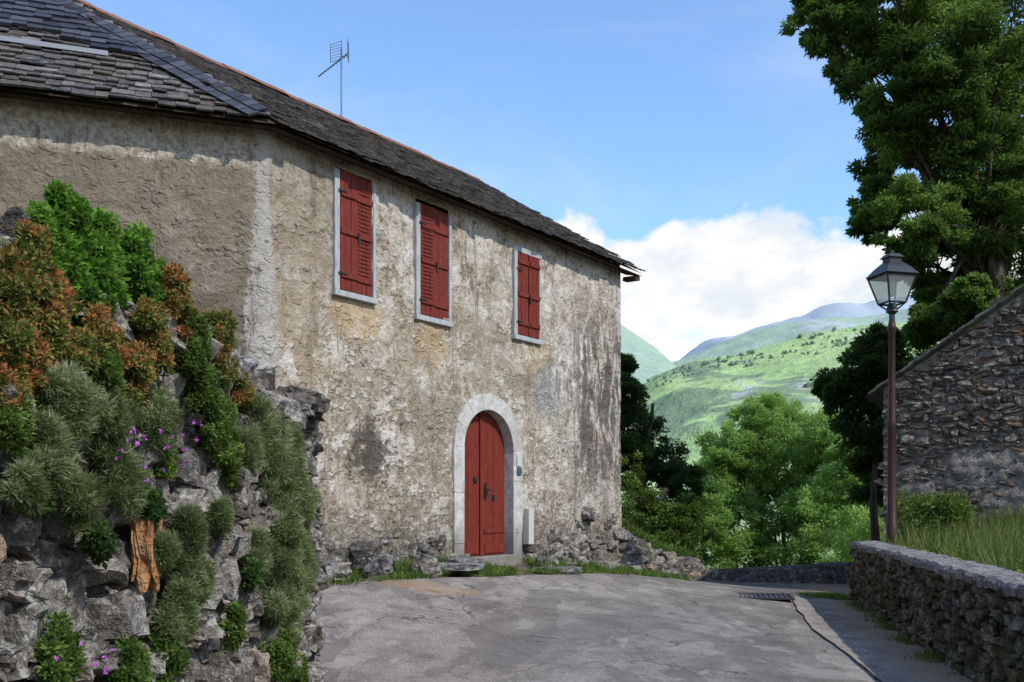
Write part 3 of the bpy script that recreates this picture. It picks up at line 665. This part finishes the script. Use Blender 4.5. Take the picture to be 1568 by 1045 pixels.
for _ in range(5000):
    t=R.random(); pts.append((2.2+t*1.8+R.uniform(-.2,.1),19.9+t*1.5,stub_top(t)-.05+R.uniform(-.1,.1)))
grass('wall_top_grass',pts,.22,.014,M_mid,.6)
# ---------- right stone barn
barn=empty('stone_barn'); g=Vector((.89,-.456,0)); go=Vector((-.456,-.89,0)); G0=Vector((6.72,18,0)); sdv=-go
slp=(5.33-3.78)/2.28; EB=3.72
def bz(u): return EB+slp*u
GL=4.2
V=[G0+Vector((0,0,-1)),G0+g*GL+Vector((0,0,-1)),G0+g*GL+Vector((0,0,bz(GL))),G0+Vector((0,0,EB)),G0+g*2*GL+Vector((0,0,-1)),G0+g*2*GL+Vector((0,0,EB)),
   G0+sdv*7+Vector((0,0,-1)),G0+sdv*7+Vector((0,0,EB))]
us=np.arange(0,2*GL+.01,.06); V2=[];F2=[]; nz=100
for u in us:
    top=bz(u) if u<GL else bz(2*GL-u)
    for k in range(nz+1):
        z=.2+(top-.2)*k/nz; e_=.05*mn.noise(Vector((u*1.5,z*1.5,2)))+.05*mn.noise(Vector((u*5,z*7,2)))+.03*mn.noise(Vector((u*12,z*12,2)))
        p=G0+g*u+go*(e_-.005); V2.append((p.x,p.y,z))
for i in range(len(us)-1):
    for k in range(nz): a=i*(nz+1)+k; F2.append((a,a+nz+1,a+nz+2,a+1))
mk('gable_wall',V2,F2,M_brender,barn,smooth=True)
mk('side_wall',V,[(0,3,7,6)],M_brender,barn)
b=B()
def dfn(u,z):
    lim=2.6+.45*mn.noise(Vector((u*1.1,z*1.1,4)))+.35*sst(0,2,u)
    return .075*sst(lim+.15,lim-.5,z)
courses(b,G0,g,lambda u:(bz(u) if u<GL else bz(2*GL-u))-.03,6.0,.8,.05,.15,.08,.38,.075,go,2,None,dfn,.4)
b.done('gable_stones',M_stoned,barn)
b=B()
for i in range(34):
    u=-.25+i*.135; p=G0+go*.17+g*u+Vector((0,0,EB+slp*u+.05)); q=G0-go*.2+g*u+Vector((0,0,EB+slp*u+.05)); d=(g+Vector((0,0,slp)))*.2
    j=R.uniform(-.04,.04); p=p+go*j; t=Vector((0,0,.045)); li=Vector((0,0,.03*(i%2)))
    b.add([p+li,p+d+li*.2,q+d,q,p+t+li,p+d+t,q+d+t,q+t],[(0,1,2,3),(4,7,6,5),(0,4,5,1),(3,0,4,7),(1,5,6,2)])
top0=G0+g*-.3+Vector((0,0,EB-slp*.3+.06)); top1=G0+g*GL+Vector((0,0,bz(GL)+.06)); top2=G0+g*(2*GL+.3)+Vector((0,0,EB-slp*.3+.06))
b.add([top0+go*.1,top1+go*.1,top1+sdv*7,top0+sdv*7,top2+go*.1,top2+sdv*7],[(0,1,2,3),(1,4,5,2)],.4)
b.done('barn_roof',M_slate,barn)
# ---------- street lamp
lp=empty('street_lamp',(6.24,16.35,0)); M_lp=paint('lamp_post_paint',(.03,.013,.011),(.055,.024,.02),.45); M_blk=N('black_metal').fin((.02,.021,.022),.4,spec=.5)
zz=lambda py: EYE+(HZ-py)/F*16.35
b=B(); b.tube([(0,0,.4),(0,0,1.3),(0,0,1.32),(0,0,2.9),(0,0,2.95),(0,0,3.0),(0,0,zz(510)),(0,0,zz(505)),(0,0,zz(492))],[.095,.09,.075,.068,.085,.062,.05,.075,.05],14); b.done('post',M_lp,lp,smooth=True)
b=B(); zb_,zt_=zz(465),zz(424); wb,wt_=.19,.325
b.tube([(0,0,zz(495)),(0,0,zz(482)),(0,0,zz(478)),(0,0,zb_)],[.05,.045,.1,.06],10)
cs=[(-1,-1),(1,-1),(1,1),(-1,1)]
ro=.25
wb*=.8; wt_*=.83
def rt(x,y): return (x*math.cos(ro)-y*math.sin(ro),x*math.sin(ro)+y*math.cos(ro))
def ringbox(w,z,t=.018):
    for i in range(4):
        a=rt(cs[i][0]*w,cs[i][1]*w); c_=rt(cs[(i+1)%4][0]*w,cs[(i+1)%4][1]*w); b.tube([(a[0],a[1],z),(c_[0],c_[1],z)],t,4)
for k in cs:
    a=rt(k[0]*wb,k[1]*wb); c_=rt(k[0]*wt_,k[1]*wt_); b.tube([(a[0],a[1],zb_),(c_[0],c_[1],zt_)],.016,4)
    b.tube([(a[0],a[1],zb_),(0,0,zz(480))],.014,5)
ringbox(wb,zb_); ringbox(wt_,zt_,.025)
prof=[(wt_+.03,zt_+.01),(.21,zz(412)),(.13,zz(404)),(.105,zz(402)),(.105,zz(397)),(.14,zz(396)),(.09,zz(390)),(.02,zz(388)),(.02,zz(384))]
V=[]; 
for (w,z) in prof:
    for k in cs: a=rt(k[0]*w,k[1]*w); V.append((a[0],a[1],z))
Fc=[(i*4+k,i*4+(k+1)%4,i*4+4+(k+1)%4,i*4+4+k) for i in range(len(prof)-1) for k in range(4)]+[(3,2,1,0)]
b.add(V,Fc); b.done('lantern_frame',M_blk,lp)
m=N('lantern_glass'); g1=m.n('BsdfGlossy'); g1.inputs['Roughness'].default_value=.15; g1.inputs['Color'].default_value=(.8,.85,.85,1); t1=m.n('BsdfTransparent'); t1.inputs[0].default_value=(.75,.8,.78,1)
d1=m.n('BsdfDiffuse'); d1.inputs[0].default_value=(.6,.66,.64,1); a1=m.n('MixShader'); a1.inputs[0].default_value=.25; m.set(a1.inputs[1],t1.outputs[0]); m.set(a1.inputs[2],d1.outputs[0]); a2=m.n('MixShader'); a2.inputs[0].default_value=.15; m.set(a2.inputs[1],a1.outputs[0]); m.set(a2.inputs[2],g1.outputs[0]); m.t.links.new(a2.outputs[0],m.out.inputs[0])
b=B(); V=[]
for (w,z) in ((wb-.004,zb_),(wt_-.004,zt_)):
    for k in cs: a=rt(k[0]*w,k[1]*w); V.append((a[0],a[1],z))
b.add(V,[(k,(k+1)%4,4+(k+1)%4,4+k) for k in range(4)]); b.done('lantern_glass',m.m,lp)
b=B(); b.tube([(0,0,zt_-.02),(0,0,zt_-.1),(0,0,zt_-.28),(0,0,zt_-.33)],[.04,.06,.05,.02],10); b.done('bulb',N('bulb').fin((.75,.75,.7),.3),lp,smooth=True)
# ---------- trees
def L_(lst,Y,dy=1.5,seed=1):
    rr=random.Random(seed); o=[]
    for (px,py,rp) in lst:
        y=Y+rr.uniform(-dy,dy); p=P(px,py,y); o.append((p[0],p[1],p[2],rp*y/F))
    return o
def branches(b,base,lobes,r0,top):
    base=Vector(base);top=Vector(top); mid=(base+top)/2+Vector((R.uniform(-.3,.3),0,0)); b.tube([base,mid,top,top+(top-mid)*.5],[r0,r0*.8,r0*.6,r0*.3],12)
    for (x,y,z,r) in lobes:
        e_=Vector((x,y,z)); t=R.uniform(.35,1.0); st=mid.lerp(top,t); m_=(st+e_)/2+Vector((R.uniform(-.3,.3),R.uniform(-.3,.3),R.uniform(-.1,.5)))
        b.tube([st,m_,e_],[r0*.35,r0*.18,r0*.06],6)
        for k in range(4):
            q=Vector([float(v) for v in rdir(1)[0]])*r*.8; b.tube([m_.lerp(e_,R.uniform(.2,1)),e_+q*.6,e_+q],[r0*.08,r0*.05,r0*.02],4)
big=[(1252,35,48),(1300,65,55),(1345,100,60),(1290,0,60),(1380,20,80),(1440,80,85),(1530,60,100),(1620,60,120),(1372,165,55),(1440,170,75),(1530,190,95),(1620,220,120),(1365,235,52),(1430,260,70),(1350,310,42),(1405,340,62),(1480,320,85),(1590,350,110),(1335,340,28),(1425,400,48),(1530,420,50),(1480,460,35),(1440,470,45),(1600,460,60),(1415,500,30),
 (1380,-70,90),(1500,-80,110),(1630,-90,130),(1720,60,120),(1730,250,130),(1520,-190,120),(1330,-60,60),(1500,260,70),(1560,120,90),(1540,330,80),(1520,480,45),(1545,470,40)]
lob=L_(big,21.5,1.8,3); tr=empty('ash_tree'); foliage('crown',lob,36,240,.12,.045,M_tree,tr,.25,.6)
b=B(); branches(b,(10.9,22,0),lob,.30,(10.5,21.6,8)); b.done('trunk_and_limbs',M_bark,tr,smooth=True)
def bushobj(name,lst,Y,dy,seed,nsub,nl,L,W,mat,subr=.3,flat=.7):
    lob=L_(lst,Y,dy,seed); e_=empty(name); foliage('foliage',lob,nsub,nl,L,W,mat,e_,subr,flat)
    cx=sum(l[0] for l in lob)/len(lob); cy=sum(l[1] for l in lob)/len(lob); cz=max(l[2] for l in lob); gz_=H(cx,cy)-.2
    b=B(); branches(b,(cx,cy,gz_),lob,.12,(cx,cy,(gz_+cz*2)/3)); b.done('stems',M_bark,e_,smooth=True)
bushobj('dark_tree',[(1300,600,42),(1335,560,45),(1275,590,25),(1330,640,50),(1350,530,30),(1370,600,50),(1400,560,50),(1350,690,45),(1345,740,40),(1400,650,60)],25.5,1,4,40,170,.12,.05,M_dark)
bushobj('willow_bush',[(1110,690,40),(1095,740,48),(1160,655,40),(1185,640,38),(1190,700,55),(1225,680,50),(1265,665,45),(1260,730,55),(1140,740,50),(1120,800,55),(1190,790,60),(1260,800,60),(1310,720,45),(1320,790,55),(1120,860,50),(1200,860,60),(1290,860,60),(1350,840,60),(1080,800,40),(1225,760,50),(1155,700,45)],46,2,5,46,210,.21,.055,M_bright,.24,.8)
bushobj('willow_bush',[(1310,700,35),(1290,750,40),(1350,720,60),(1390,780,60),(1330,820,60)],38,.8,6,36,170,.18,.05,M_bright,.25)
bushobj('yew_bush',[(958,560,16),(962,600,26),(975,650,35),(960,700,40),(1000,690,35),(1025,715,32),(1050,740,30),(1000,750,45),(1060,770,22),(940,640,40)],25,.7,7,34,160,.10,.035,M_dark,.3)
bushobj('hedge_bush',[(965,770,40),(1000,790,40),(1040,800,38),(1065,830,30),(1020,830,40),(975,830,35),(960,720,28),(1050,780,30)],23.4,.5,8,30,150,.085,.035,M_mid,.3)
# ---------- hills
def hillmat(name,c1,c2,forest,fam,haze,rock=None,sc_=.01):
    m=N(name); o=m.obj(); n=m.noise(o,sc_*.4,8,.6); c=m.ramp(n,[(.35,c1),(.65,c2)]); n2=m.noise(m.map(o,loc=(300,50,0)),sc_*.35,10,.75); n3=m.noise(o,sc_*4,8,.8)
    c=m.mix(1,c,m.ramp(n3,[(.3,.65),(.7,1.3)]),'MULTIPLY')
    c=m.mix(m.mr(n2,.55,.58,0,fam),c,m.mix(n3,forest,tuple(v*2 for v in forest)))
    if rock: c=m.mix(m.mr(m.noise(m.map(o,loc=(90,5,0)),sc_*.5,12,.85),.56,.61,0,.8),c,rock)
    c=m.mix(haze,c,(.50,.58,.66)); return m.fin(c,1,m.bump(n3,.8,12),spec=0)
def ridge(name,pts,Yr,Yn,zb,amp,ns,mat,nx=300,ny=80,pw=1.3,seed=0):
    X=[(p-784)/F*Yr for p,_ in pts]; Zr=[EYE+(HZ-q)/F*Yr for _,q in pts]
    xs=np.linspace(-.7*Yr,1.0*Yr,nx); ts=np.linspace(0,1.5,ny); V=[];Fc=[]
    for t in ts:
        y=Yn+(Yr-Yn)*t
        for x in xs:
            zr=float(np.interp(x,X,Zr)); f=t**pw if t<=1 else 1-.6*(t-1)
            nz_=mn.fractal(Vector((x*ns,y*ns,seed)),.8,2.1,7); rg=1-2*abs(mn.noise(Vector((x*ns*1.3,y*ns*.8,seed+5))))
            V.append((x,y,zb+(zr-zb)*f+amp*(nz_+.5*rg)*(.25+.75*math.sin(min(t,1)*math.pi)) ))
    for j in range(ny-1):
        for i in range(nx-1): a=j*nx+i; Fc.append((a,a+1,a+nx+1,a+nx))
    mk(name,V,Fc,mat,smooth=True); return V
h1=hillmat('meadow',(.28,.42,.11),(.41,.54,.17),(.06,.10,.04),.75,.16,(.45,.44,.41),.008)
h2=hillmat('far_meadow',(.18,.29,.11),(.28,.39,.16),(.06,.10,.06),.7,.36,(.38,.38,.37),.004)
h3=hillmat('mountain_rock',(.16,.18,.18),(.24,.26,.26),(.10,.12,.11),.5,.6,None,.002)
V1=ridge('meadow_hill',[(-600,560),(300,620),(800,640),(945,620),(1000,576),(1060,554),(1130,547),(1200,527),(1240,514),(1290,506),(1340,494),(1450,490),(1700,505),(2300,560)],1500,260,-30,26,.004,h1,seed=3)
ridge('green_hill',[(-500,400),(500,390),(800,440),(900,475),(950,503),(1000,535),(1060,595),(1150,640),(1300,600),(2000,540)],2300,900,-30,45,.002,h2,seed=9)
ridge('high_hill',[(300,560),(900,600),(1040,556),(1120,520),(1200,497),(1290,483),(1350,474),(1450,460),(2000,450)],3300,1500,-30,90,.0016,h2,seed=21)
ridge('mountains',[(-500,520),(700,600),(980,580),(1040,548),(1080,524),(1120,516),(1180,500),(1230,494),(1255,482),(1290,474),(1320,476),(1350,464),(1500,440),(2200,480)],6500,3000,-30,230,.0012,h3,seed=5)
# distant tree clumps
b=B(); cnt=0
VV=[v for v in V1 if v[1]<1550 and 0<v[0]<900]
V0,F0=ICO[1]; tries=0
while cnt<1200 and tries<200000:
    tries+=1
    v=VV[R.randrange(len(VV))]
    x=v[0]+R.uniform(-6,6); y=v[1]+R.uniform(-9,9)
    k=mn.fractal(Vector((x*.006,y*.006,40)),1,2,4)
    lim=.36 if x<300 else .26
    if k<lim+R.uniform(-.02,.06): continue
    r_=R.uniform(1.4,3.6); cnt+=1
    b.add([(x+q.x*r_*R.uniform(.6,1.3),y+q.y*r_,v[2]+r_*.5+q.z*r_*R.uniform(.6,1.4)) for q in V0],F0)
m=N('distant_tree_leaf'); c=m.ramp(m.attr(),[(0,(.055,.09,.04)),(1,(.13,.19,.08))]); c=m.mix(.2,c,(.46,.54,.62)); b.done('distant_trees',m.fin(c,1,spec=0))  # bluish aerial haze is blended into the leaf colour
# ---------- world
w=N('World',True); AZ,EL=130,44
sky=w.n('TexSky',sky_type='NISHITA'); sky.sun_disc=False; sky.sun_elevation=math.radians(EL); sky.sun_rotation=math.radians(AZ); sky.air_density=1.0; sky.dust_density=.4; sky.ozone_density=1.7
tint=w.mix(1,sky.outputs[0],(1.38,1.64,1.90),'MULTIPLY')
bg=w.n('Background'); w.t.links.new(tint,bg.inputs[0]); bg.inputs[1].default_value=.145
g_=w.n('TexCoord').outputs['Generated']; s=w.sep(g_)
def wnoise(v,sc_,det,ro,di=0):
    x=w.n('TexNoise'); w.set(x.inputs['Vector'],v); x.inputs['Scale'].default_value=sc_; x.inputs['Detail'].default_value=det; x.inputs['Roughness'].default_value=ro; x.inputs['Distortion'].default_value=di; return x.outputs[0]
nv1=wnoise(w.map(g_,(1,1,1.6)),7,7,.55,.2); nv2=wnoise(w.map(g_,(1,1,1.8),loc=(3,1,7)),9,6,.62)
edge=w.ma('ADD',w.ma('SUBTRACT',.270,s[2]),w.ma('MULTIPLY',w.ma('SUBTRACT',nv1,.5),.16)); cm=w.mr(edge,-.003,.010)
hole=w.ma('MULTIPLY',w.mr(nv2,.56,.68,0,.5),w.mr(edge,.02,.05)); cm=w.ma('MULTIPLY',cm,w.ma('SUBTRACT',1.0,hole))
wi=w.mr(wnoise(w.map(g_,(1,1.5,3),loc=(1,5,2)),2.4,6,.6,.6),.42,.75,0.02,.26); cm=w.ma('MAXIMUM',cm,wi)
cm=w.ma('MULTIPLY',cm,w.mr(s[2],-.02,.02))
cc=w.mix(w.mr(nv2,.36,.52),(.80,.87,.95),(1,1,1)); b2=w.n('Background'); w.t.links.new(cc,b2.inputs[0]); b2.inputs[1].default_value=1.0
mx=w.n('MixShader'); w.set(mx.inputs[0],cm); w.set(mx.inputs[1],bg.outputs[0]); w.set(mx.inputs[2],b2.outputs[0]); w.t.links.new(mx.outputs[0],w.out.inputs[0])
sd_=bpy.data.lights.new('sun','SUN'); sd_.energy=3.7; sd_.angle=math.radians(.8); sd_.color=(1,.955,.875); so=bpy.data.objects.new('sun',sd_); sc.collection.objects.link(so)
dv=Vector((math.sin(math.radians(AZ))*math.cos(math.radians(EL)),math.cos(math.radians(AZ))*math.cos(math.radians(EL)),math.sin(math.radians(EL))))
so.rotation_euler=dv.to_track_quat('Z','Y').to_euler(); so.location=(20,-20,30)
print('faces',sum(len(o.data.polygons) for o in bpy.data.objects if o.type=='MESH'))
